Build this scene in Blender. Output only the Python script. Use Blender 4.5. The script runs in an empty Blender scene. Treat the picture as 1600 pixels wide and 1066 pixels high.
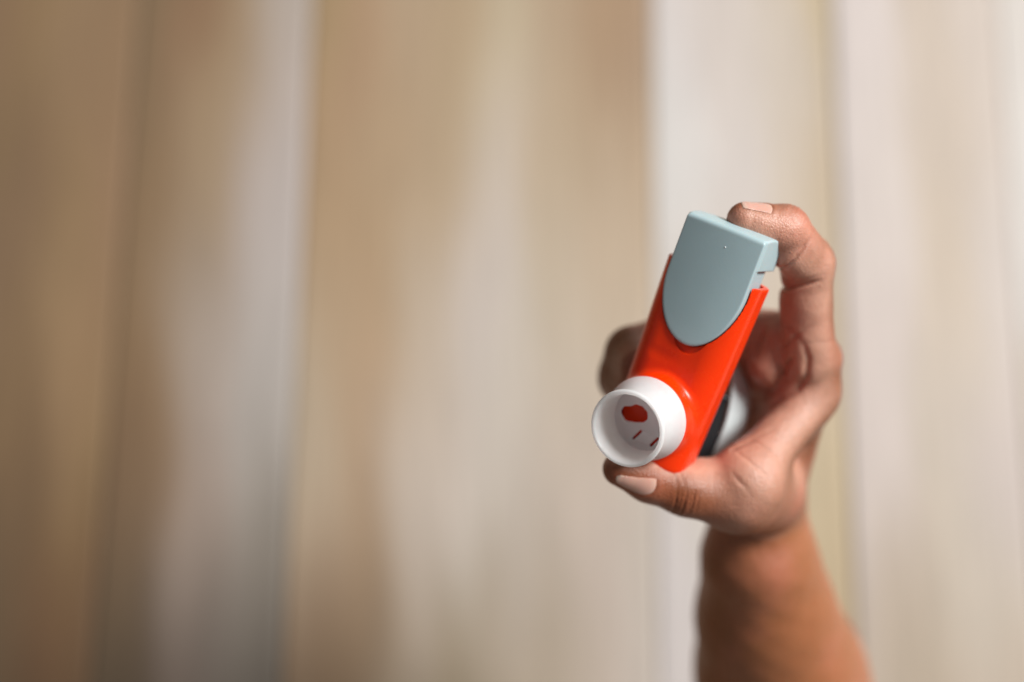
import bpy, math, random
import numpy as np
from mathutils import Matrix, Vector

# ------------------------------------------------------------------ camera, world, light
scene = bpy.context.scene
C = scene.collection
random.seed(4)
MM = 0.001
PITCH = math.radians(12.5)          # camera looks down, tipped a little forward
CAM_H = 0.84
cam_data = bpy.data.cameras.new('camera')
cam_data.lens = 50; cam_data.sensor_width = 36
cam_data.clip_start = 0.02; cam_data.clip_end = 50
cam_data.dof.use_dof = True
cam_data.dof.focus_distance = 0.497
cam_data.dof.aperture_fstop = 2.0
cam = bpy.data.objects.new('camera', cam_data)
cam.location = (0, 0, CAM_H); cam.rotation_euler = (PITCH, 0, 0)
C.objects.link(cam); scene.camera = cam
CAMM = Matrix.Translation((0, 0, CAM_H)) @ Matrix.Rotation(PITCH, 4, 'X')
CM = np.array(CAMM)

world = bpy.data.worlds.new('World'); scene.world = world
world.use_nodes = True
bg = world.node_tree.nodes['Background']
bg.inputs[0].default_value = (1.0, 0.98, 0.96, 1)
bg.inputs[1].default_value = 0.18

def cam_dir(v):
    return (CAMM.to_3x3() @ Vector(v)).normalized()
TARGET = CAMM @ Vector((0.07, -0.02, -0.53))
def window_light(name, direction, dist, sx, sy, power, col):
    d = cam_dir(direction)
    l = bpy.data.lights.new(name, 'AREA'); l.shape = 'RECTANGLE'
    l.size = sx; l.size_y = sy; l.energy = power; l.color = col
    o = bpy.data.objects.new(name, l); C.objects.link(o)
    o.location = TARGET + d * dist
    o.rotation_euler = d.to_track_quat('Z', 'Y').to_euler()
    return o
window_light('window_light', (0.68, 0.46, 0.57), 4.2, 1.3, 1.7, 325, (1.0, 0.985, 0.96))

scene.view_settings.view_transform = 'Standard'
scene.view_settings.look = 'None'
scene.view_settings.exposure = 0.0
scene.view_settings.gamma = 1.0
scene.cycles.use_denoising = True
scene.cycles.max_bounces = 8

# ------------------------------------------------------------------ helpers
def lin(c):
    c = np.asarray(c, float) / 255
    return np.where(c <= 0.04045, c / 12.92, ((c + 0.055) / 1.055) ** 2.4)

def make_obj(name, verts, faces, mat, parent=None, smooth=True, attrs=None):
    me = bpy.data.meshes.new(name)
    me.from_pydata([], [], [])
    v = np.asarray(verts, np.float32); f = np.asarray(faces, np.int32)
    n = f.shape[1]
    me.vertices.add(len(v)); me.vertices.foreach_set('co', v.ravel())
    me.loops.add(f.size); me.loops.foreach_set('vertex_index', f.ravel())
    me.polygons.add(len(f)); me.polygons.foreach_set('loop_start', np.arange(0, f.size, n, dtype=np.int32))
    me.update(calc_edges=True); me.validate()
    if smooth:
        me.polygons.foreach_set('use_smooth', np.ones(len(me.polygons), bool))
    for k, a in (attrs or {}).items():
        at = me.attributes.new(k, 'FLOAT', 'POINT'); at.data.foreach_set('value', a.astype(np.float32))
    me.materials.append(mat)
    o = bpy.data.objects.new(name, me); C.objects.link(o)
    if parent is not None:
        o.parent = parent
    return o

def surface_nets(V, org, h):
    ins = V < 0
    nx, ny, nz = V.shape
    cnt = np.zeros((nx-1, ny-1, nz-1), np.uint8)
    for i in (0, 1):
        for j in (0, 1):
            for k in (0, 1):
                cnt += ins[i:nx-1+i, j:ny-1+j, k:nz-1+k]
    act = (cnt > 0) & (cnt < 8)
    idx = np.argwhere(act)
    lut = np.full(act.shape, -1, np.int32); lut[act] = np.arange(len(idx))
    pos = np.zeros((len(idx), 3)); w = np.zeros(len(idx))
    cor = [(a, b, c) for a in (0, 1) for b in (0, 1) for c in (0, 1)]
    for c0 in cor:
        for ax in range(3):
            if c0[ax]: continue
            c1 = list(c0); c1[ax] = 1
            a = V[idx[:, 0]+c0[0], idx[:, 1]+c0[1], idx[:, 2]+c0[2]]
            b = V[idx[:, 0]+c1[0], idx[:, 1]+c1[1], idx[:, 2]+c1[2]]
            m = (a < 0) != (b < 0)
            t = np.where(m, a / np.where(m, a-b, 1), 0)
            p = np.array(c0, float)[None].repeat(len(idx), 0); p[:, ax] += t
            pos[m] += p[m]; w[m] += 1
    pos = (idx + pos / w[:, None]) * h + org
    faces = []
    for ax in range(3):
        o1, o2 = [(1, 2), (2, 0), (0, 1)][ax]
        sl = [slice(1, -1)] * 3; sl[ax] = slice(0, -1)
        s2 = [slice(1, -1)] * 3; s2[ax] = slice(1, None)
        A = ins[tuple(sl)]; B = ins[tuple(s2)]
        e = np.argwhere(A != B)
        sg = A[tuple(e.T)]
        base = e.copy(); base[:, o1] += 1; base[:, o2] += 1
        def cell(d1, d2):
            q = base.copy(); q[:, o1] -= d1; q[:, o2] -= d2
            return lut[tuple(q.T)]
        q = np.stack([cell(1, 1), cell(0, 1), cell(0, 0), cell(1, 0)], 1)
        q[~sg] = q[~sg][:, ::-1]
        faces.append(q)
    return pos, np.concatenate(faces)

def polygonize(sdf, lo, hi, h, newton=2, reach=1.6):
    """mesh of the zero level of sdf, evaluated only in blocks near the surface"""
    lo = np.array(lo, float); hi = np.array(hi, float); B = 12
    nb = np.ceil((hi-lo)/h/B).astype(int); n = nb*B
    bc = np.stack(np.meshgrid(*[(np.arange(k)+.5)*B*h for k in nb], indexing='ij'), -1).reshape(-1, 3) + lo
    fc = sdf(bc)
    V = np.repeat(np.repeat(np.repeat(fc.reshape(nb), B, 0), B, 1), B, 2).astype(np.float32)
    near = np.where(np.abs(fc) < B*h*0.87*reach)[0]
    loc = np.stack(np.meshgrid(*[np.arange(B)]*3, indexing='ij'), -1).reshape(-1, 3)
    bi = np.stack(np.unravel_index(near, nb), -1)*B
    for s in range(0, len(bi), 200):
        g = (bi[s:s+200, None, :] + loc[None]).reshape(-1, 3)
        V[tuple(g.T)] = sdf(g*h + lo)
    v, f = surface_nets(V, lo, h)
    for _ in range(newton):
        g, d = grad(sdf, v, h*.5)
        st = np.clip(d, -h*.6, h*.6)[:, None]*g
        v = v - st
    return v, f

def grad(sdf, v, e):
    d = sdf(v)
    g = np.stack([sdf(v+np.eye(3)[i]*e)-sdf(v-np.eye(3)[i]*e) for i in range(3)], 1)/(2*e)
    L = np.linalg.norm(g, axis=1, keepdims=True)
    return g/np.maximum(L, .3), d/np.maximum(L[:, 0], .5)

def smin(a, b, k):
    h = np.maximum(k-np.abs(a-b), 0)/k
    return np.minimum(a, b) - h*h*k*.25
def smax(a, b, k): return -smin(-a, -b, k)
def sstep(a, b, x):
    t = np.clip((x-a)/(b-a), 0, 1); return t*t*(3-2*t)

def rcone(p, a, b, ra, rb):
    ba = b-a; l = ba@ba
    t = np.clip(((p-a)@ba)/l, 0, 1)
    # radius interpolates smoothly along the bone
    d = p-a-t[:, None]*ba
    return np.sqrt((d*d).sum(1)) - (ra+(rb-ra)*t)

# ------------------------------------------------------------------ materials
def new_mat(name):
    m = bpy.data.materials.new(name); m.use_nodes = True
    nt = m.node_tree; b = nt.nodes['Principled BSDF']
    return m, nt, b

def plastic(name, col, rough, sss=0.0, bump=0.04, scale=900, sss_r=(1, .4, .25), tint=0.06, spec=0.5, sss_s=.003):
    m, nt, b = new_mat(name)
    N = nt.nodes.new; Lk = nt.links.new
    tc = N('ShaderNodeTexCoord')
    n1 = N('ShaderNodeTexNoise'); n1.inputs['Scale'].default_value = 60; n1.inputs['Detail'].default_value = 5
    Lk(tc.outputs['Object'], n1.inputs['Vector'])
    mx = N('ShaderNodeMix'); mx.data_type = 'RGBA'; mx.blend_type = 'MULTIPLY'
    mx.inputs[6].default_value = (*col, 1)
    rmp = N('ShaderNodeMapRange'); rmp.inputs[3].default_value = 1-tint; rmp.inputs[4].default_value = 1+tint
    Lk(n1.outputs[0], rmp.inputs[0]); Lk(rmp.outputs[0], mx.inputs[7]); mx.inputs[0].default_value = 1
    Lk(mx.outputs[2], b.inputs['Base Color'])
    r2 = N('ShaderNodeMapRange'); r2.inputs[3].default_value = rough-.06; r2.inputs[4].default_value = rough+.08
    Lk(n1.outputs[0], r2.inputs[0]); Lk(r2.outputs[0], b.inputs['Roughness'])
    n2 = N('ShaderNodeTexNoise'); n2.inputs['Scale'].default_value = scale; n2.inputs['Detail'].default_value = 3
    Lk(tc.outputs['Object'], n2.inputs['Vector'])
    bp = N('ShaderNodeBump'); bp.inputs['Strength'].default_value = bump; bp.inputs['Distance'].default_value = .0004
    Lk(n2.outputs[0], bp.inputs['Height']); Lk(bp.outputs[0], b.inputs['Normal'])
    b.inputs['Specular IOR Level'].default_value = spec
    if sss:
        b.inputs['Subsurface Weight'].default_value = sss
        b.inputs['Subsurface Radius'].default_value = sss_r
        b.inputs['Subsurface Scale'].default_value = sss_s
    return m

M_orange = plastic('orange_plastic', (0.84, 0.036, 0.0), .26, sss=.2, sss_r=(1, .1, .02), bump=.05, spec=.38)
M_grey = plastic('blue_grey_plastic', (0.38, 0.50, 0.53), .38, sss=.1, bump=.05, scale=1400)
M_white = plastic('white_plastic', (0.92, 0.92, 0.93), .35, sss=.5, sss_r=(1, .75, .72), bump=.02, sss_s=.004)
_nt = M_white.node_tree
_tr = _nt.nodes.new('ShaderNodeBsdfTranslucent'); _tr.inputs[0].default_value = (1, .985, .98, 1)
_mx = _nt.nodes.new('ShaderNodeMixShader'); _mx.inputs[0].default_value = .5
_nt.links.new(_nt.nodes['Principled BSDF'].outputs[0], _mx.inputs[1]); _nt.links.new(_tr.outputs[0], _mx.inputs[2])
_nt.links.new(_mx.outputs[0], _nt.nodes['Material Output'].inputs[0])
M_pale = plastic('pale_grey_plastic', (0.66, 0.74, 0.75), .4, bump=.05)
M_black = plastic('black_plastic', (0.008, 0.009, 0.011), .35, bump=.03)
M_speck = plastic('dust_speck', (0.8, 0.85, 0.85), .6)

def skin_mat():
    m, nt, b = new_mat('skin')
    N = nt.nodes.new; Lk = nt.links.new
    tc = N('ShaderNodeTexCoord')
    at = N('ShaderNodeAttribute'); at.attribute_name = 'palm'
    rd = N('ShaderNodeAttribute'); rd.attribute_name = 'red'
    am = N('ShaderNodeAttribute'); am.attribute_name = 'arm'
    def noise(s, d=4, r=.55):
        n = N('ShaderNodeTexNoise'); n.inputs['Scale'].default_value = s; n.inputs['Detail'].default_value = d
        n.inputs['Roughness'].default_value = r; Lk(tc.outputs['Object'], n.inputs['Vector']); return n.outputs[0]
    def mix(a, bb, f, bt='MIX'):
        x = N('ShaderNodeMix'); x.data_type = 'RGBA'; x.blend_type = bt
        for sck, val in ((6, a), (7, bb)):
            if isinstance(val, tuple): x.inputs[sck].default_value = (*val, 1)
            else: Lk(val, x.inputs[sck])
        if isinstance(f, float): x.inputs[0].default_value = f
        else: Lk(f, x.inputs[0])
        return x.outputs[2]
    def math_(op, a, bb=None, clamp=False):
        x = N('ShaderNodeMath'); x.operation = op; x.use_clamp = clamp
        for i, val in enumerate((a, bb)):
            if val is None: continue
            if isinstance(val, (int, float)): x.inputs[i].default_value = val
            else: Lk(val, x.inputs[i])
        return x.outputs[0]
    n60 = noise(70); n300 = noise(330, 3); n25 = noise(28, 2)
    pf = math_('ADD', at.outputs['Fac'], math_('MULTIPLY', math_('SUBTRACT', n60, .5), .5), True)
    c = mix((0.20, 0.060, 0.019), (0.52, 0.275, 0.195), pf)
    c = mix(c, (0.31, 0.112, 0.045), am.outputs['Fac'])
    rf = math_('MULTIPLY', rd.outputs['Fac'], math_('ADD', math_('MULTIPLY', n60, .8), .25), True)
    c = mix(c, (0.52, 0.12, 0.06), rf)
    mot = math_('MULTIPLY', math_('SUBTRACT', n25, .46, True), 1.6, True)
    c = mix(c, (0.60, 0.20, 0.14), math_('MULTIPLY', mot, .8))
    fine = math_('ADD', math_('MULTIPLY', n300, .3), .85)
    x = N('ShaderNodeMix'); x.data_type = 'RGBA'; x.blend_type = 'MULTIPLY'; x.inputs[0].default_value = 1
    Lk(c, x.inputs[6]); Lk(fine, x.inputs[7])
    Lk(x.outputs[2], b.inputs['Base Color'])
    b.inputs['Subsurface Weight'].default_value = .25
    b.inputs['Subsurface Radius'].default_value = (1, .35, .18)
    b.inputs['Subsurface Scale'].default_value = .0035
    b.inputs['Specular IOR Level'].default_value = .46
    Lk(math_('ADD', math_('MULTIPLY', n300, .3), .26), b.inputs['Roughness'])
    vor = N('ShaderNodeTexVoronoi'); vor.inputs['Scale'].default_value = 900; vor.feature = 'DISTANCE_TO_EDGE'
    Lk(tc.outputs['Object'], vor.inputs['Vector'])
    hgt = math_('ADD', math_('MULTIPLY', vor.outputs[0], .5), math_('MULTIPLY', noise(260, 6, .7), .9))
    bp = N('ShaderNodeBump'); bp.inputs['Strength'].default_value = .8; bp.inputs['Distance'].default_value = .0006
    Lk(hgt, bp.inputs['Height']); Lk(bp.outputs[0], b.inputs['Normal'])
    return m
M_skin = skin_mat()
def nail_mat():
    m, nt, b = new_mat('fingernail')
    N = nt.nodes.new; Lk = nt.links.new
    at = N('ShaderNodeAttribute'); at.attribute_name = 'along'
    cr = N('ShaderNodeValToRGB')
    e = cr.color_ramp.elements
    e[0].position = 0; e[0].color = (.64, .40, .32, 1)
    e[1].position = .18; e[1].color = (.60, .33, .26, 1)
    for p_, c_ in ((.82, (.60, .34, .27, 1)), (.90, (.66, .43, .35, 1)), (1, (.62, .42, .33, 1))):
        q = e.new(p_); q.color = c_
    Lk(at.outputs['Fac'], cr.inputs[0]); Lk(cr.outputs[0], b.inputs['Base Color'])
    b.inputs['Roughness'].default_value = .3
    b.inputs['Subsurface Weight'].default_value = .2; b.inputs['Subsurface Scale'].default_value = .002
    return m
M_nail = nail_mat()

# ------------------------------------------------------------------ floor of weathered planks
def floor_pt(px, py):
    """where the sight line through a photo pixel meets the floor"""
    d = Vector(((px-800)/1600*36, (533-py)/1600*36, -50)).normalized()
    d = CAMM.to_3x3() @ d
    t = -CAM_H/d.z
    return Vector((d.x*t, d.y*t))
pa, pb = floor_pt(487, 0), floor_pt(440, 1066)
pc, pd_ = floor_pt(1300, 0), floor_pt(1341, 1066)
fd = ((pa-pb).normalized()+(pc-pd_).normalized()).normalized()   # plank direction
fx = Vector((fd.y, -fd.x))
def fl(px, py):
    q = floor_pt(px, py); return (q.dot(fx), q.dot(fd))
S = [ # board colours, weathering plus shade painted in towards bottom and lower left: pixel x, y, colour
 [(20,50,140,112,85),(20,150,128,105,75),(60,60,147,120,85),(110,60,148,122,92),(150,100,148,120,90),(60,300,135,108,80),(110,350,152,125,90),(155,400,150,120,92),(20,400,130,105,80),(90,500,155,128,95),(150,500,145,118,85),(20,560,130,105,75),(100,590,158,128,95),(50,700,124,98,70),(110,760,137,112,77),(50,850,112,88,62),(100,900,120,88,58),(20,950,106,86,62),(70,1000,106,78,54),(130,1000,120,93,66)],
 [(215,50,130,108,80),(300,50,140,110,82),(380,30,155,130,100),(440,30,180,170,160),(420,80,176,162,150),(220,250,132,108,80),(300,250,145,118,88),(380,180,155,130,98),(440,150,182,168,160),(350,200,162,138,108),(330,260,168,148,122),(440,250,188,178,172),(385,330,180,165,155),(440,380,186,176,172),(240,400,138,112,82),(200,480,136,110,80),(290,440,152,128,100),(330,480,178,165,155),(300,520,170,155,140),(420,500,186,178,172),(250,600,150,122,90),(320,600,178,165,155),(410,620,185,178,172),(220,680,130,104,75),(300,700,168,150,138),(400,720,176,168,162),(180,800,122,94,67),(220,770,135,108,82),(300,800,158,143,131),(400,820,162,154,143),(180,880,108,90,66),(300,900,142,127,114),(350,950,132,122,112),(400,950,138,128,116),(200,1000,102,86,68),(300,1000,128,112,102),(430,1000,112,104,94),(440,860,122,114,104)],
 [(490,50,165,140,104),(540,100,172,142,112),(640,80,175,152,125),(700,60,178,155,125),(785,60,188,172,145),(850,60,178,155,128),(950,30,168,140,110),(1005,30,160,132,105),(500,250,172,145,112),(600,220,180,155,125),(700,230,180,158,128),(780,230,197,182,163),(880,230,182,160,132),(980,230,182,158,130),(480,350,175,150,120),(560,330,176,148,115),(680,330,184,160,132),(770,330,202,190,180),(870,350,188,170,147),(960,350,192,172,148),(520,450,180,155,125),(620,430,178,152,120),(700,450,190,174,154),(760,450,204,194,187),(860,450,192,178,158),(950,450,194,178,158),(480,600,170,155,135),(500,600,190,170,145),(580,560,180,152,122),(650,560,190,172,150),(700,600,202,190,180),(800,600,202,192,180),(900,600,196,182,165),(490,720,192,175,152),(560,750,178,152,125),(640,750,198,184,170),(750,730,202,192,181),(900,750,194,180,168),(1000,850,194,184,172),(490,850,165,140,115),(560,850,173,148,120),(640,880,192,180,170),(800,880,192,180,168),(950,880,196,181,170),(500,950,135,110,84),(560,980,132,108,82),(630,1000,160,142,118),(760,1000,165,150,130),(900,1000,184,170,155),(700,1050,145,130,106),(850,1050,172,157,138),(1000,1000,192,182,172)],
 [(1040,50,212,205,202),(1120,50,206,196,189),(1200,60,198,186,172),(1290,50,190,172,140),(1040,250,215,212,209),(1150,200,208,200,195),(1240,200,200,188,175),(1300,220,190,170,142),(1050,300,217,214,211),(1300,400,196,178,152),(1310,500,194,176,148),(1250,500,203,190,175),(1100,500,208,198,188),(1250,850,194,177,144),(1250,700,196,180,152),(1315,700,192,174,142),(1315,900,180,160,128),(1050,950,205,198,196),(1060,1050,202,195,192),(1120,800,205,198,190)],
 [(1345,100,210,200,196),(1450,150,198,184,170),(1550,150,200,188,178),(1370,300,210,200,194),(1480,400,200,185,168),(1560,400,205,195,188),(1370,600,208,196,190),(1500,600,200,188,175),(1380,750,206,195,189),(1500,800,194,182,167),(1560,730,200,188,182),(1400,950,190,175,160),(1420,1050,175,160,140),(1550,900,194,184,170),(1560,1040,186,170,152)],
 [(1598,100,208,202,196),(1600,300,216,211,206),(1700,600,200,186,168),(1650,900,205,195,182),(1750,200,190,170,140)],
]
def plank_colors():
    m, nt, b = new_mat('weathered_wood')
    N = nt.nodes.new; Lk = nt.links.new
    at = N('ShaderNodeAttribute'); at.attribute_name = 'board_col'
    tc = N('ShaderNodeTexCoord')
    mp = N('ShaderNodeMapping'); mp.inputs['Scale'].default_value = (1, .07, 1); Lk(tc.outputs['Object'], mp.inputs['Vector'])
    mp.inputs['Rotation'].default_value = (0, 0, 0)
    n0 = N('ShaderNodeTexNoise'); n0.inputs['Scale'].default_value = 9; n0.inputs['Detail'].default_value = 2
    Lk(mp.outputs[0], n0.inputs['Vector'])
    w = N('ShaderNodeTexWave'); w.wave_type = 'BANDS'; w.bands_direction = 'X'
    w.inputs['Scale'].default_value = 22; w.inputs['Distortion'].default_value = 9; w.inputs['Detail'].default_value = 3
    w.inputs['Detail Scale'].default_value = 1.4; Lk(mp.outputs[0], w.inputs['Vector'])
    n1 = N('ShaderNodeTexNoise'); n1.inputs['Scale'].default_value = 260; n1.inputs['Detail'].default_value = 6; Lk(mp.outputs[0], n1.inputs['Vector'])
    a = N('ShaderNodeMath'); a.operation = 'MULTIPLY_ADD'; Lk(w.outputs[1], a.inputs[0]); a.inputs[1].default_value = .03; a.inputs[2].default_value = .74
    c = N('ShaderNodeMath'); c.operation = 'MULTIPLY_ADD'; Lk(n1.outputs[0], c.inputs[0]); c.inputs[1].default_value = .28; Lk(a.outputs[0], c.inputs[2])
    n3 = N('ShaderNodeTexNoise'); n3.inputs['Scale'].default_value = 14; n3.inputs['Detail'].default_value = 4
    mp3 = N('ShaderNodeMapping'); mp3.inputs['Scale'].default_value = (1, .35, 1); Lk(tc.outputs['Object'], mp3.inputs['Vector']); Lk(mp3.outputs[0], n3.inputs['Vector'])
    c0 = c; c = N('ShaderNodeMath'); c.operation = 'MULTIPLY_ADD'; Lk(n3.outputs[0], c.inputs[0]); c.inputs[1].default_value = .22; Lk(c0.outputs[0], c.inputs[2])
    x = N('ShaderNodeMix'); x.data_type = 'RGBA'; x.blend_type = 'MULTIPLY'; x.inputs[0].default_value = 1
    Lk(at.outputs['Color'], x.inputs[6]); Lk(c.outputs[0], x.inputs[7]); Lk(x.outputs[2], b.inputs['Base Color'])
    b.inputs['Roughness'].default_value = .62
    bp = N('ShaderNodeBump'); bp.inputs['Strength'].default_value = .5; bp.inputs['Distance'].default_value = .001
    Lk(n1.outputs[0], bp.inputs['Height']); Lk(bp.outputs[0], b.inputs['Normal'])
    return m
M_wood = plank_colors()
M_under, _nt, _b = new_mat('dark_gap'); _b.inputs['Base Color'].default_value = (.05, .035, .025, 1); _b.inputs['Roughness'].default_value = .9
floor = bpy.data.objects.new('floor', None); C.objects.link(floor); floor['kind'] = 'structure'
edges = [fl(x, 533)[0] for x in (180, 463, 1023, 1320, 1591)]
edges = [edges[0]-.62, edges[0]-.42, edges[0]-.19] + edges + [edges[-1]+.2, edges[-1]+.38, edges[-1]+.6]
ALB = .76
def plank(i, x0, x1):
    x0 += .0003; x1 -= .0003
    ys = np.linspace(-1.3, 1.3, 300); xs = np.concatenate([[x0, x0+.0003, x0+.0010], np.linspace(x0+.005, x1-.005, 40), [x1-.0010, x1-.0003, x1]])
    zt = np.concatenate([[-.0012, -.0004, 0], np.zeros(40), [0, -.0004, -.0012]])
    rng = np.random.default_rng(i)
    X, Y = np.meshgrid(xs, ys); Z = np.tile(zt, (len(ys), 1)) + rng.normal()*.0006
    Z = Z + .0004*np.sin(Y*5+i*2)
    n = len(xs)
    px, py = X.ravel(), Y.ravel()
    v = np.stack([px, py, Z.ravel()], 1)
    # closed solid: skirt below
    bot = v.copy(); bot[:, 2] = -.024
    ii = np.arange(len(ys)-1)[:, None]*n + np.arange(n-1)[None]
    q = np.stack([ii, ii+1, ii+n+1, ii+n], -1).reshape(-1, 4)
    N0 = len(v)
    qb = q[:, ::-1]+N0
    side = []
    for r in range(len(ys)-1):
        side += [(r*n+n, r*n, r*n+N0, r*n+n+N0)[::-1], (r*n+n-1, r*n+2*n-1, r*n+2*n-1+N0, r*n+n-1+N0)[::-1]]
    for c in range(n-1):
        side += [(c, c+1, c+1+N0, c+N0)[::-1], (len(v)-n+c+1, len(v)-n+c, len(v)-n+c+N0, len(v)-n+c+1+N0)[::-1]]
    faces = np.concatenate([q, qb, np.array(side)])
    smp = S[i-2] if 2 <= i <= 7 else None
    if smp is None:
        base = np.array([(150,122,92),(165,140,110),(0,0,0)][i] if i < 2 else (198,182,160))
        cols = lin(base)[None].repeat(len(v), 0)
    else:
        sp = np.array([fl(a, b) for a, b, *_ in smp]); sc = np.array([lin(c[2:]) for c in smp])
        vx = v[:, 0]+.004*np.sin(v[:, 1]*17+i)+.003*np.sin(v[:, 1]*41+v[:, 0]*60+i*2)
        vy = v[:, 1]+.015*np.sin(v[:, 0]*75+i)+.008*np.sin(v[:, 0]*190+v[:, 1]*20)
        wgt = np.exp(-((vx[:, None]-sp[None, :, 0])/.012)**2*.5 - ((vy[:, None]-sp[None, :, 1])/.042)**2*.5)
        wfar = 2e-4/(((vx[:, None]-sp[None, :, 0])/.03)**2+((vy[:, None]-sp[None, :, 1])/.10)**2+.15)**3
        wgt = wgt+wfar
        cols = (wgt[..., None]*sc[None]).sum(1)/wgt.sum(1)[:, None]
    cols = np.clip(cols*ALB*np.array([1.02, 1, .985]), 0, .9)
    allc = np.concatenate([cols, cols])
    allv = np.concatenate([v, bot])
    w = np.stack([allv[:, 0]*fx.x+allv[:, 1]*fd.x, allv[:, 0]*fx.y+allv[:, 1]*fd.y, allv[:, 2]], 1)
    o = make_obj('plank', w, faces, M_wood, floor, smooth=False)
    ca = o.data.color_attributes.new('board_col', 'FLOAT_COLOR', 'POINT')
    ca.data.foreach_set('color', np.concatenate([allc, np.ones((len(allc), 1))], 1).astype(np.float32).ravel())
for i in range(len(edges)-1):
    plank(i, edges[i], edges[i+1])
make_obj('subfloor', [(-3, -3, -.026), (3, -3, -.026), (3, 3, -.026), (-3, 3, -.026)], [(0, 1, 2, 3)], M_under, floor, smooth=False)

# ------------------------------------------------------------------ inhaler
def P(px, py, z):
    """point on the sight line of a photo pixel, z mm in front of the plane 500 mm away (camera axes)"""
    s = (500-z)/500*.225
    return np.array([(px-800)*s, (533-py)*s, z])
cam_to_world = np.array(Matrix.Rotation(PITCH, 4, 'X'))[:3, :3]
def to_world(p):      # camera-axes mm (z=0 at 500 mm) -> world metres
    q = (p - np.array([0, 0, 500.]))*MM
    return q@cam_to_world.T + np.array([0, 0, CAM_H])

U = np.array([.318, .92, .22]); U /= np.linalg.norm(U)
zc = np.array([0, 0, 1.]); n0 = zc-(zc@U)*U; n0 /= np.linalg.norm(n0)
r0 = np.cross(U, n0)
ya = math.radians(24)
NF = math.cos(ya)*n0-math.sin(ya)*r0          # front normal
RR = np.cross(U, NF)                          # right
OI = P(1139, 357, 0)-12*NF-90*U
pm = math.radians(7.5)
# local axes: x right, y FRONT, z up  (left-handed in x,y,z -> faces get flipped)
BI = np.stack([RR, NF, U], 0)
def inh_world(v): return to_world(OI + np.asarray(v, float)@BI)

def add_part(name, sdf, lo, hi, h, mat, parent, base, conv=inh_world, flip=True, newton=1):
    v, f = polygonize(sdf, lo, hi, h, newton)
    if flip: f = f[:, ::-1]
    return make_obj(name, conv(v)-base, f, mat, parent)

MN = np.array([0, math.cos(pm), -math.sin(pm)])   # mouthpiece axis, local
MU = np.array([0, math.sin(pm), math.cos(pm)])
MX = np.array([1, 0, 0.])
M0 = np.array([-2.2, 0, 18.8])

def rrect(x, y, wx, wy, r):
    qx = np.abs(x)-wx+r; qy = np.abs(y)-wy+r
    return np.sqrt(np.maximum(qx, 0)**2+np.maximum(qy, 0)**2)+np.minimum(np.maximum(qx, qy), 0)-r
def extr(d2, z, z0, z1, r):
    dz = np.maximum(z0-z, z-z1)
    a = d2+r; b = dz+r
    return np.minimum(np.maximum(a, b), 0)+np.sqrt(np.maximum(a, 0)**2+np.maximum(b, 0)**2)-r
BT = 73.0
def body_w(z): return 14.3+3.0*np.clip(z/BT, 0, 1)
def body_shift(z): return 2.1-.6*np.clip(z/BT, 0, 1)
def body_outer(p, off=0., z0=0., z1=BT, r=.7):
    x, y, z = p.T
    w = body_w(z)-off
    sh = body_shift(z)      # the left wall splays out a little more
    d2 = rrect(x+sh, y, w+sh, 12.0-off+.6*np.clip(z/BT, 0, 1), 9.5-off*.6)
    return d2, z
def lobe2(x, z, w, zb, straight):
    """tongue outline: parallel sides above, half ellipse below"""
    hh = straight-zb
    zz = np.minimum(z-straight, 0)
    k = np.sqrt((x/w)**2+(zz/hh)**2)
    return (k-1)*w*.9
def sdf_body(p):
    x, y, z = p.T
    d2, _ = body_outer(p)
    d = extr(d2, z, -5, BT, .5)
    # rounded foot
    foot = extr(rrect(x+body_shift(z), y, body_w(z)+body_shift(z), 12.2, 9.5), z, -3.0, 200, 4.6)
    d = smax(d, foot, .5)
    q = p-M0
    t = q@MN; rr = np.sqrt((q@MX)**2+(q@MU)**2)
    sp = np.maximum(rr-(16.2-.03*np.clip(t, 0, 20)), np.maximum(t-18.6, -t-2))
    sp = extr(rr-15.0-.03*np.clip(18-t, 0, 8), t, -2, 18.2, .8)
    d = smin(d, sp, 2.6)
    # dent above the spout
    dent = np.sqrt(((x+8)/7)**2+((y-13.2)/1.2)**2+((z-39)/2.2)**2)
    d = smax(d, -(dent-1)*1.2, 1.0)
    # hollow
    i2, _ = body_outer(p, 2.2)
    inner = np.maximum(i2, -2-z)
    d = np.maximum(d, -inner)
    bore = np.maximum(rr-12.7, -t)
    d = np.maximum(d, -bore)
    # U-shaped opening for the tongue of the grey top
    cut = np.maximum(lobe2(widen(x), z, 14.75, 45.5, 70), -y+1)
    d = np.maximum(d, -cut)
    # shallow thumb recess under the tongue
    rec = lobe2(x-.6, z, 8.6, 42.6, 60)
    rec = np.maximum(rec, z-60)
    d = np.maximum(d, -np.maximum(rec, 11.0-y))
    return d
def widen(x): return np.where(x < 0, x*14.5/16.5, x)      # the grey face reaches further to the left
def sdf_cap(p):
    x, y, z = p.T
    x = widen(x)
    front = y-(13.5-.0065*x*x-.00025*(z-70)**2)
    tongue = np.maximum(lobe2(x, z, 14.5, 45.8, 71), np.maximum(8-y, z-95))
    d2 = rrect(x, y-.7, 14.5, 13.7, 1.4)
    dome = z-(91.6-.0030*x*x-.010*(y-2)**2)
    tongue = smax(smax(smax(tongue, front, .6), dome, 1.5), d2, .6)
    # deep collar at the top behind the face, widening to the rear and slightly stepped below
    d2c = rrect(x, y+.2, 14.7, 11.6, 2.2)
    col = smax(smax(smax(d2c, 79.0-z, .6), dome, .9), y-11.6, .8)
    neck = extr(rrect(x, y-.5, 13.4, 10.2, 6), z, 58, 80, .5)
    d = smin(smin(col, tongue, .3), neck, .5)
    rib0 = np.maximum(np.maximum(np.abs(np.abs(x)-14.4)-.5, np.abs(y-1.0)-4.0), np.abs(z-80.6)-1.3)
    return d
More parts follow.
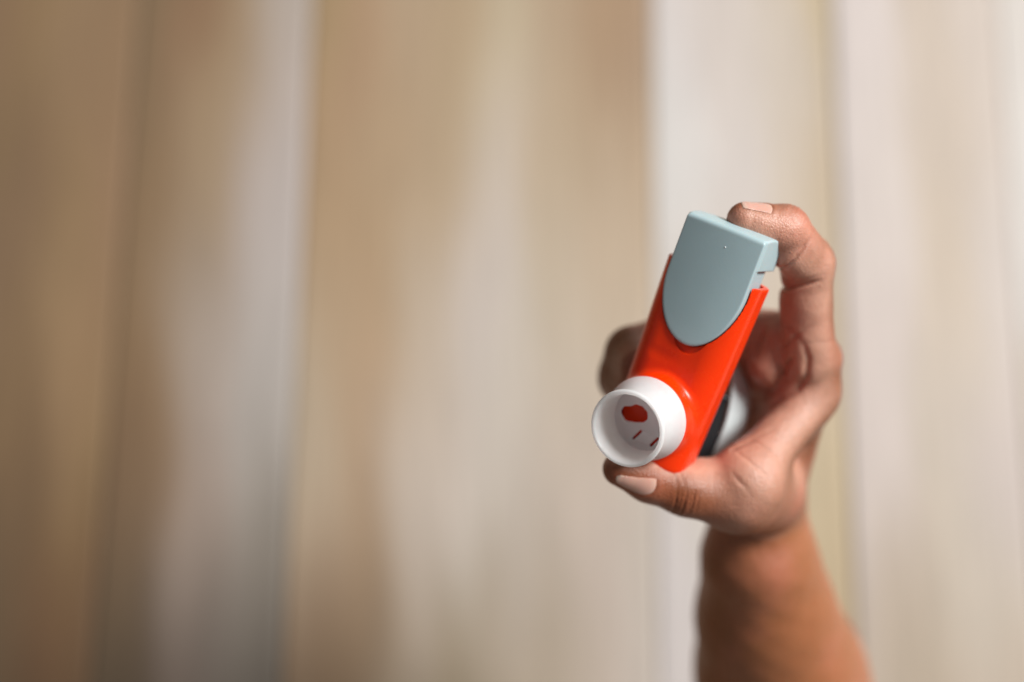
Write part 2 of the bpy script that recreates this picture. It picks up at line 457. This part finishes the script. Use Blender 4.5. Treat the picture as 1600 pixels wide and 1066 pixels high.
# canister inside the body (metal can, seen through the gap behind the neck)
inh_base = inh_world([[0, 0, 0]])[0]
inhaler = bpy.data.objects.new('inhaler', None); C.objects.link(inhaler)
inhaler.location = Vector(inh_base)
inhaler['label'] = 'orange plastic asthma inhaler with blue-grey top and flared white mouthpiece held in the hand'
inhaler['category'] = 'inhaler'
body = add_part('body', sdf_body, (-23, -15, -7), (20, 24, 76), .33, M_orange, inhaler, inh_base)
top = add_part('canister_cover', sdf_cap, (-19, -14, 43), (17, 17, 94), .33, M_grey, inhaler, inh_base)

# white mouthpiece: lathe about MN
def lathe(prof, seg, name, mat, parent, oval=1.0, closed=True):
    prof = np.array(prof, float); n = len(prof)
    a = np.linspace(0, 2*np.pi, seg, endpoint=False)
    v = []
    for (t, r) in prof:
        v.append(M0 + t*MN + r*(np.cos(a)[:, None]*MX*oval+np.sin(a)[:, None]*MU))
    v = np.concatenate(v)
    f = []
    for i in range(n if closed else n-1):
        j = (i+1) % n
        for k in range(seg):
            l = (k+1) % seg
            f.append((i*seg+k, i*seg+l, j*seg+l, j*seg+k))
    return make_obj(name, inh_world(v)-inh_base, np.array(f), mat, parent)
def smooth_prof(pts, sub=5):
    pts = np.array(pts, float); out = []
    n = len(pts)
    for i in range(n-1):
        p0, p1, p2, p3 = pts[max(i-1, 0)], pts[i], pts[i+1], pts[min(i+2, n-1)]
        for s in np.linspace(0, 1, sub, endpoint=False):
            out.append(.5*((2*p1)+(-p0+p2)*s+(2*p0-5*p1+4*p2-p3)*s*s+(-p0+3*p1-3*p2+p3)*s**3))
    out.append(pts[-1]); return out
outer = smooth_prof([(17.4, 12.9), (17.5, 14.7), (17.9, 15.3), (18.9, 15.45), (19.8, 15.2), (21.8, 14.1), (24.5, 12.9), (27.5, 12.45), (30, 12.6), (32.2, 13.45), (33.8, 13.95), (34.7, 13.9), (35.2, 13.3), (34.9, 12.6),
                     (33.2, 12.0), (29, 11.7), (24, 11.7), (20, 11.5), (15.2, 11.4)])
outer += [(15.2, 12.6), (17.4, 12.6)]
mouth = lathe(outer, 96, 'mouthpiece', M_white, inhaler)
# inner plate with openings, red cavity seen through them
def poly_sdf(x, y, pts):
    d = np.full(len(x), 1e9); sg = np.ones(len(x)); n = len(pts)
    for i in range(n):
        ax, ay = pts[i]; bx, by = pts[i-1]
        ex, ey = bx-ax, by-ay; wx, wy = x-ax, y-ay
        t = np.clip((wx*ex+wy*ey)/(ex*ex+ey*ey), 0, 1)
        d = np.minimum(d, (wx-ex*t)**2+(wy-ey*t)**2)
        c1 = y >= ay; c2 = y < by; c3 = ex*wy > ey*wx
        fl_ = (c1 & c2 & c3) | (~c1 & ~c2 & ~c3)
        sg = np.where(fl_, -sg, sg)
    return sg*np.sqrt(d)
def sdf_plate(p):
    q = p-M0
    a = q@MX; b = q@MU; t = q@MN
    d = extr(np.sqrt(a*a+b*b)-11.9, t, 19.0, 20.2, .12)
    win = poly_sdf(a, b, [(-6.4, -2.1), (-4.0, -1.5), (-1.1, -.2), (-.4, .8), (-.9, 1.9), (-2.2, 2.6), (-3.9, 2.5), (-5.2, 1.2), (-7.6, .1), (-7.8, -1.0)])-1.6
    d = np.maximum(d, -win)
    def slit(ax, ay, bx, by, w):
        A = np.array([ax, ay]); Bv = np.array([bx, by])-A
        pq = np.stack([a, b], 1)-A
        tt = np.clip(pq@Bv/(Bv@Bv), 0, 1)
        return np.linalg.norm(pq-tt[:, None]*Bv, axis=1)-w
    d = np.maximum(d, -slit(.2, -4.8, -1.8, -8.8, .5))
    d = np.maximum(d, -slit(7.1, -4.6, 5.3, -8.4, .5))
    # moulded panel between the slits
    pan = poly_sdf(a, b, [(1.0, -4.6), (-.9, -8.8), (4.4, -8.6), (6.3, -4.4)])
    pan = np.maximum(pan, np.abs(t-20.2)-.3)
    return np.minimum(d, pan)
plate = add_part('nozzle_plate', sdf_plate, (-16, 12, 3), (14, 26, 34), .3, M_white, mouth, inh_base)
def sdf_nozzle(p):
    q = p-M0
    a = q@MX; b = q@MU; t = q@MN
    return extr(np.sqrt(a*a+b*b)-11.0, t, 8.0, 15.0, .5)
add_part('nozzle_block', sdf_nozzle, (-16, 2, 2), (14, 24, 34), .4, M_orange, mouth, inh_base)
# a dust speck on the grey face
def sdf_speck(p): return np.linalg.norm((p-np.array([1.6, 13.5, 83.5]))/np.array([1, .35, 1]), axis=1)-.3
add_part('speck', sdf_speck, (-1, 12, 81), (4, 15, 85), .12, M_speck, top, inh_base)

# dust cap tucked into the palm behind the body
cap_c = P(1093, 632, -52)
cn = np.array([.22, -.05, .97]); cn /= np.linalg.norm(cn)
cu = U-(U@cn)*cn; cu /= np.linalg.norm(cu)
cx = np.cross(cu, cn)
BC = np.stack([cx, cn, cu], 0)
def cap_world(v): return to_world(cap_c + np.asarray(v, float)@BC)
def sdf_dust(p):
    x, y, z = p.T
    k = np.sqrt((x/23.6)**2+(z/23.0)**2+((y+6)/11)**2)
    d = (k-1)*11
    k2 = np.sqrt((x/22)**2+(z/21.4)**2+((y+7.2)/10.6)**2)
    d = smax(d, -(k2-1)*10.5, .3)
    d = smax(d, -(y+5), .4)
    slot = np.maximum(x-(11.0-.004*(z+6)**2), -y-3)
    return smax(d, -slot, .4)
dust = add_part('dust_cap', sdf_dust, (-25, -8, -25), (25, 7, 25), .45, M_pale, inhaler, inh_base, conv=cap_world)
dust['label'] = 'pale grey curved dust cap behind the body'
def sdf_strap(p):
    x, y, z = p.T
    bow = x-(3.0-.004*(z+6)**2)
    d = extr(rrect(bow, z+9, 7.6, 15, 2.0), y, -2.5, 2.2, .4)
    hook = np.sqrt((x-10.4)**2+(z-5.5)**2+(y*.8)**2)-1.5
    return smin(d, hook, 2)
add_part('strap', sdf_strap, (-16, -5, -26), (14, 5, 12), .45, M_black, dust, inh_base, conv=cap_world)

# ------------------------------------------------------------------ person: hand and forearm
# chains of tapered bones, camera axes in mm; last vector = the direction the palmar side faces
B_ = []
def bone(g, a, b, ra, rb, pal, k=4.0, red=0.0):
    B_.append((g, P(*a), P(*b), ra, rb, np.array(pal, float)/np.linalg.norm(pal), k, red))
# index
iM, iP, iD, iT = (1264, 560, -42), (1262, 412, -27), (1227, 356, -14), (1163, 343, -9)
bone('index', iM, (1259, 470, -33), 10.6, 9.3, (-1, 0, 1))
bone('index', (1260, 470, -33), iP, 9.3, 9.9, (-1, 0, 1), 3)
bone('index', iP, iD, 9.9, 8.2, (-.6, -.6, 1), 2.0)
bone('index', iD, iT, 8.2, 6.3, (-.2, -.9, .5), 2.5, .1)
bone('index', (1212, 361, -12), (1185, 355, -10), 6.6, 5.8, (-.2, -.9, .5), 3, .1)   # pulp
bone('index', (1246, 402, -20), (1238, 396, -18), 8.0, 7.4, (-.75, -.65, 0), 2.5)      # pad of middle phalanx
# middle, ring, little
def finger(g, m, p, d, t, r):
    bone(g, m, p, r[0], r[1], (-.1, .0, 1)); bone(g, p, d, r[1], r[2], (1, 0, -.6), 2.5); bone(g, d, t, r[2], r[3], (1, 0, -.9), 2.5)
finger('middle', (1234, 530, -50), (1100, 514, -76), (986, 548, -60), (998, 572, -42), (10.8, 10.0, 9.4, 7.6))
finger('ring', (1222, 582, -62), (1090, 582, -92), (974, 592, -68), (990, 620, -50), (10.8, 9.8, 9.8, 7.6))
finger('little', (1236, 640, -98), (1095, 650, -108), (1005, 655, -84), (1020, 672, -66), (9.5, 8.4, 7.6, 6.4))
# thumb
tM, tI, tT = (1152, 777, -35), (1072, 766, -28), (968, 733, -20)
bone('thumb', tM, tI, 12.6, 9.5, (.1, .8, -.6), 4, .1)
bone('thumb', tI, (1014, 749, -24), 9.5, 8.3, (.2, .8, -.6), 3, .15)
bone('thumb', (1014, 749, -24), tT, 8.3, 6.3, (.2, .8, -.6), 3, .1)
# palm
bone('palm', (1270, 562, -45), (1198, 775, -78), 10.2, 12.5, (-1, -.1, .2))
bone('palm', (1262, 560, -62), (1190, 790, -80), 11, 12.5, (-1, -.1, .2))
bone('palm', (1252, 600, -82), (1186, 810, -88), 11, 12, (-1, -.1, .2))
bone('palm', (1238, 640, -97), (1186, 820, -94), 10, 12, (-1, -.1, .2))
bone('palm', tM, (1200, 778, -62), 12.6, 12.5, (-.5, .6, .6), 7)          # first metacarpal and thenar
bone('palm', (1172, 755, -34), (1198, 760, -56), 11.5, 12, (-.5, .6, .6), 8)
bone('palm', (1163, 744, -33), (1276, 618, -48), 9.4, 7.2, (-.6, .4, .7), 8)  # web
bone('thumb', (1148, 768, -36), (1096, 755, -33), 12, 9.4, (-.1, .8, .5), 4)
bone('palm', (1205, 700, -92), (1186, 812, -92), 12, 13, (-1, 0, .2), 8)     # hypothenar
# fleshy pads where the fingers bend out of the palm
bone('pad', (1220, 534, -47), (1203, 572, -49), 8.2, 8.8, (-.2, .1, 1), 3, .25)
bone('pad2', (1244, 566, -50), (1238, 594, -53), 6.0, 6.4, (-.2, .1, 1), 3, .25)
bone('pad3', (1192, 516, -55), (1180, 550, -58), 6.5, 6.5, (-.2, .1, 1), 3, .2)
# wrist, forearm
bone('arm', (1186, 790, -80), (1179, 866, -88), 14, 17.6, (-.8, 0, .6), 10)
bone('arm', (1190, 800, -92), (1194, 866, -100), 14, 18.5, (-.8, 0, .6), 10)
bone('arm', (1179, 866, -88), (1209, 1045, -132), 17.6, 31, (-.8, 0, .6), 10)
bone('arm', (1194, 866, -100), (1238, 1045, -150), 18.5, 30, (-.8, 0, .6), 10)
bone('arm', (1180, 880, -92), (1192, 960, -112), 18.5, 25.2, (-.8, 0, .6), 10)
bone('arm', (1192, 960, -112), (1209, 1045, -132), 25.2, 31, (-.8, 0, .6), 10)
bone('arm', (1209, 1045, -132), (1250, 1220, -165), 31, 34, (-.8, 0, .6), 10)
bone('arm', (1238, 1045, -150), (1300, 1220, -185), 30, 34, (-.8, 0, .6), 10)

# creases: centre, axis along the finger, side the crease is on, depth, half width, reach
CR = []
def crease(c, ax, side, depth, w, R, soft=.15):
    ax = np.array(ax, float); ax /= np.linalg.norm(ax); side = np.array(side, float); side /= np.linalg.norm(side)
    CR.append((P(*c), ax, side, depth, w, R, soft))
# index
crease((1240, 391, -19), (-.80, .55, .15), (-.25, -.8, .5), 1.5, .75, 11)
crease((1252, 442, -29), (-.25, .97, .1), (-.8, -.4, .5), 1.7, .9, 13)
crease((1254, 434, -28), (-.25, .97, .1), (-.8, -.2, .5), .5, .5, 12)
crease((1250, 505, -38), (-.3, .95, .2), (-.8, 0, .6), .5, 1.0, 9)
# dorsal wrinkles index
for k, dx in enumerate((-8, -3, 3, 8)):
    crease((1232+dx*.8, 345+dx*.7, -13), (-.8, .6, 0), (.4, .8, .3), .28, .45, 8)
for k, dx in enumerate((-9, -3, 4, 10)):
    crease((1275, 400+dx, -27), (-.3, .9, 0), (1, .3, .2), .3, .6, 9)
# thumb joint wrinkles, seen from the front
for k, dx in enumerate((-16, -9, -3, 4, 11, 19)):
    crease((1070+dx, 778-dx*.1, -22), (-1, .12+.04*((k*7) % 3-1), .1), (-.1, -.75, .65), .42 if k % 2 else .62, .42, 8.5-abs(dx)*.12)
for k, dx in enumerate((-12, 0, 13)):
    crease((1062+dx, 738-dx*.2, -21), (-1, -.25, .1), (-.1, .4, .9), .3, .4, 8)
# thumb base / thenar wrinkles towards the palm
crease((1140, 735, -22), (-.8, -.6, .2), (0, .2, 1), .6, .7, 13)
crease((1160, 715, -26), (-.7, -.7, .2), (0, .2, 1), .45, .6, 13)
crease((1185, 695, -30), (-.6, -.75, .2), (0, .2, 1), .4, .6, 14)
# palm lines around the finger pads
crease((1244, 518, -40), (-.75, .65, 0), (-.2, .1, 1), 1.3, .9, 11)
crease((1222, 575, -42), (.75, -.62, 0), (-.2, .1, .95), .6, .7, 7)
crease((1205, 548, -42), (.93, .2, 0), (-.2, 0, 1), .4, .6, 7)
crease((1268, 536, -38), (-.1, 1, 0), (.1, 0, 1), .5, .8, 9)

NAILS = []
# longer folds, given as the line they run along
PL = [([(1218, 498), (1236, 514), (1256, 535), (1263, 560), (1260, 588), (1246, 610), (1215, 628), (1182, 646)], -64, -32, 1.15, 1.25),
      ([(1245, 548), (1226, 580), (1208, 606)], -64, -36, 1.2, .8),
      ([(1200, 508), (1188, 535), (1178, 566)], -66, -38, 1.1, .8),
      ([(1180, 690), (1160, 696), (1138, 706)], -40, -15, .5, .6),
      ([(1215, 668), (1180, 684), (1150, 700)], -45, -15, .35, .6)]
def nail(c, ax, up, L, W):
    ax = np.array(ax, float); ax /= np.linalg.norm(ax); up = np.array(up, float); up -= (up@ax)*ax; up /= np.linalg.norm(up)
    NAILS.append((P(*c), ax, up, np.cross(ax, up), L, W))
nail((995, 747, -15), (P(*tT)-P(*tI)), (-.1, -.66, .75), 7.4, 5.6)
nail((1182, 330, -6), (P(*iT)-P(*iD)), (.08, 1, .12), 5.6, 4.4)

def nail_reg(p, n, grow=0.):
    c, ax, up, sd, L, W = n
    q = p-c; a = q@ax; s = q@sd; u = q@up
    e = np.where(a < 0, 2.1, 3.2)
    r = ((np.abs(a)/(L+grow))**e+(np.abs(s)/(W+grow))**e)**(1/e)-1
    return r*5, u, a

def flesh(p):
    G = {}
    for g, a, b, ra, rb, pal, k, red in B_:
        d = rcone(p, a, b, ra, rb)
        G[g] = smin(G[g], d, k) if g in G else d
    d = smin(G['palm'], G['arm'], 9)
    G['middle'] = smin(G['middle'], G.pop('ring'), 9)
    fs = [smin(d, G[g], kk) for g, kk in (('index', 4), ('middle', 3), ('little', 3), ('thumb', 5), ('pad', 1.2), ('pad2', 1.6), ('pad3', 1.2))]
    o = fs[0]
    for f in fs[1:]: o = smin(o, f, 1.6)
    return o
def skin_sdf(p):
    d = flesh(p)
    for c, ax, sd, dep, w, R, soft in CR:
        q = p-c; r2 = (q*q).sum(1)
        m = r2 < (R*1.6)**2
        if not m.any(): continue
        qm = q[m]; rm = r2[m]
        t = qm@ax
        bend = .6*np.sin(rm*.04+c[0])*.4
        wv = np.exp(-((t+bend)/w)**2)*np.exp(-(rm/(R*R))**2*.9)*sstep(-.15, .35, (qm@sd)/np.sqrt(rm+1))
        d[m] += dep*wv
    for pts, z0, z1, dep, w in PL:
        sc = (500-p[:, 2])/500*.225
        sx = 800+p[:, 0]/sc; sy = 533-p[:, 1]/sc
        m = (p[:, 2] > z0-4) & (p[:, 2] < z1+4) & (sx > 1100) & (sx < 1300) & (sy > 470) & (sy < 740)
        if not m.any(): continue
        sx = sx[m]; sy = sy[m]; dd = np.full(len(sx), 1e9); tt = np.zeros(len(sx)); nseg = len(pts)-1
        for i in range(nseg):
            ax, ay = pts[i]; ex, ey = pts[i+1][0]-ax, pts[i+1][1]-ay
            t = np.clip(((sx-ax)*ex+(sy-ay)*ey)/(ex*ex+ey*ey), 0, 1)
            e = np.hypot(sx-ax-t*ex, sy-ay-t*ey)
            tt = np.where(e < dd, (i+t)/nseg, tt); dd = np.minimum(dd, e)
        zz = p[m, 2]
        d[m] += dep*np.exp(-(dd*.245/w)**2)*sstep(z0-4, z0+3, zz)*sstep(z1+4, z1-1, zz)*sstep(0, .15, tt)*sstep(1, .8, tt)
    for n in NAILS:
        q = p-n[0]; m = (q*q).sum(1) < 18**2
        if not m.any(): continue
        r, u, a = nail_reg(p[m], n)
        on = sstep(-2, 1, u)
        d[m] += on*(-.22*np.exp(-((r-.9)/.6)**2)*(a < n[4]*.6) + .05*np.exp(-((r-.05)/.3)**2) + .2*sstep(.2, -.3, r))
    # low veins / tendons and unevenness of the flesh
    d = d + .12*np.sin(p[:, 0]*.31+p[:, 1]*.17)*np.sin(p[:, 1]*.23+p[:, 2]*.29)
    return d

hand_v, hand_f = polygonize(skin_sdf, (14, -262, -236), (206, 56, 12), .68, 2, 1.5)
gn, _ = grad(flesh, hand_v, .5)
ws = np.zeros(len(hand_v)); palm = np.zeros(len(hand_v)); arm = np.zeros(len(hand_v)); red = np.zeros(len(hand_v))
for g, a, b, ra, rb, pal, k, rd in B_:
    w = np.exp(-np.clip(rcone(hand_v, a, b, ra, rb), -3, 60)/2.5)+1e-9
    ws += w; palm += w*sstep(-.55, .35, gn@pal); arm += w*(g == 'arm'); red += w*rd
palm /= ws; arm /= ws; red /= ws
arm = sstep(.05, .7, arm)
for c, R, s in ((P(1075, 785, -2), 9, .6), (P(1145, 346, -8), 6, .7), (P(950, 730, 0), 8, .6), (P(1215, 585, -50), 14, .2), (P(1245, 447, -28), 7, .6), (P(1170, 690, -30), 12, .25), (P(1262, 330, -14), 8, .3)):
    red = np.maximum(red, s*np.exp(-((hand_v-c)**2).sum(1)/(R*R)))
base = to_world(P(1222, 1030, -134)[None])[0]
person = bpy.data.objects.new('person', None); C.objects.link(person)
person.location = Vector(base)
person['label'] = 'bare right hand and forearm reaching up from below, gripping the orange inhaler'
person['category'] = 'person'
make_obj('skin', to_world(hand_v)-base, hand_f, M_skin, person, attrs={'palm': palm, 'arm': arm, 'red': red})

for n in NAILS:
    def f(p, n=n):
        r, u, a = nail_reg(p, n)
        d = np.abs(flesh(p)+.18)-.26
        return smax(smax(d, r*.9, .25), -u, .2)
    c, ax, up, sd, L, W = n
    v, fc = polygonize(f, c-11, c+11, .28, 1, 2.5)
    al = ((v-c)@ax)/L*.5+.5
    make_obj('fingernail', to_world(v)-base, fc, M_nail, person, attrs={'along': al})
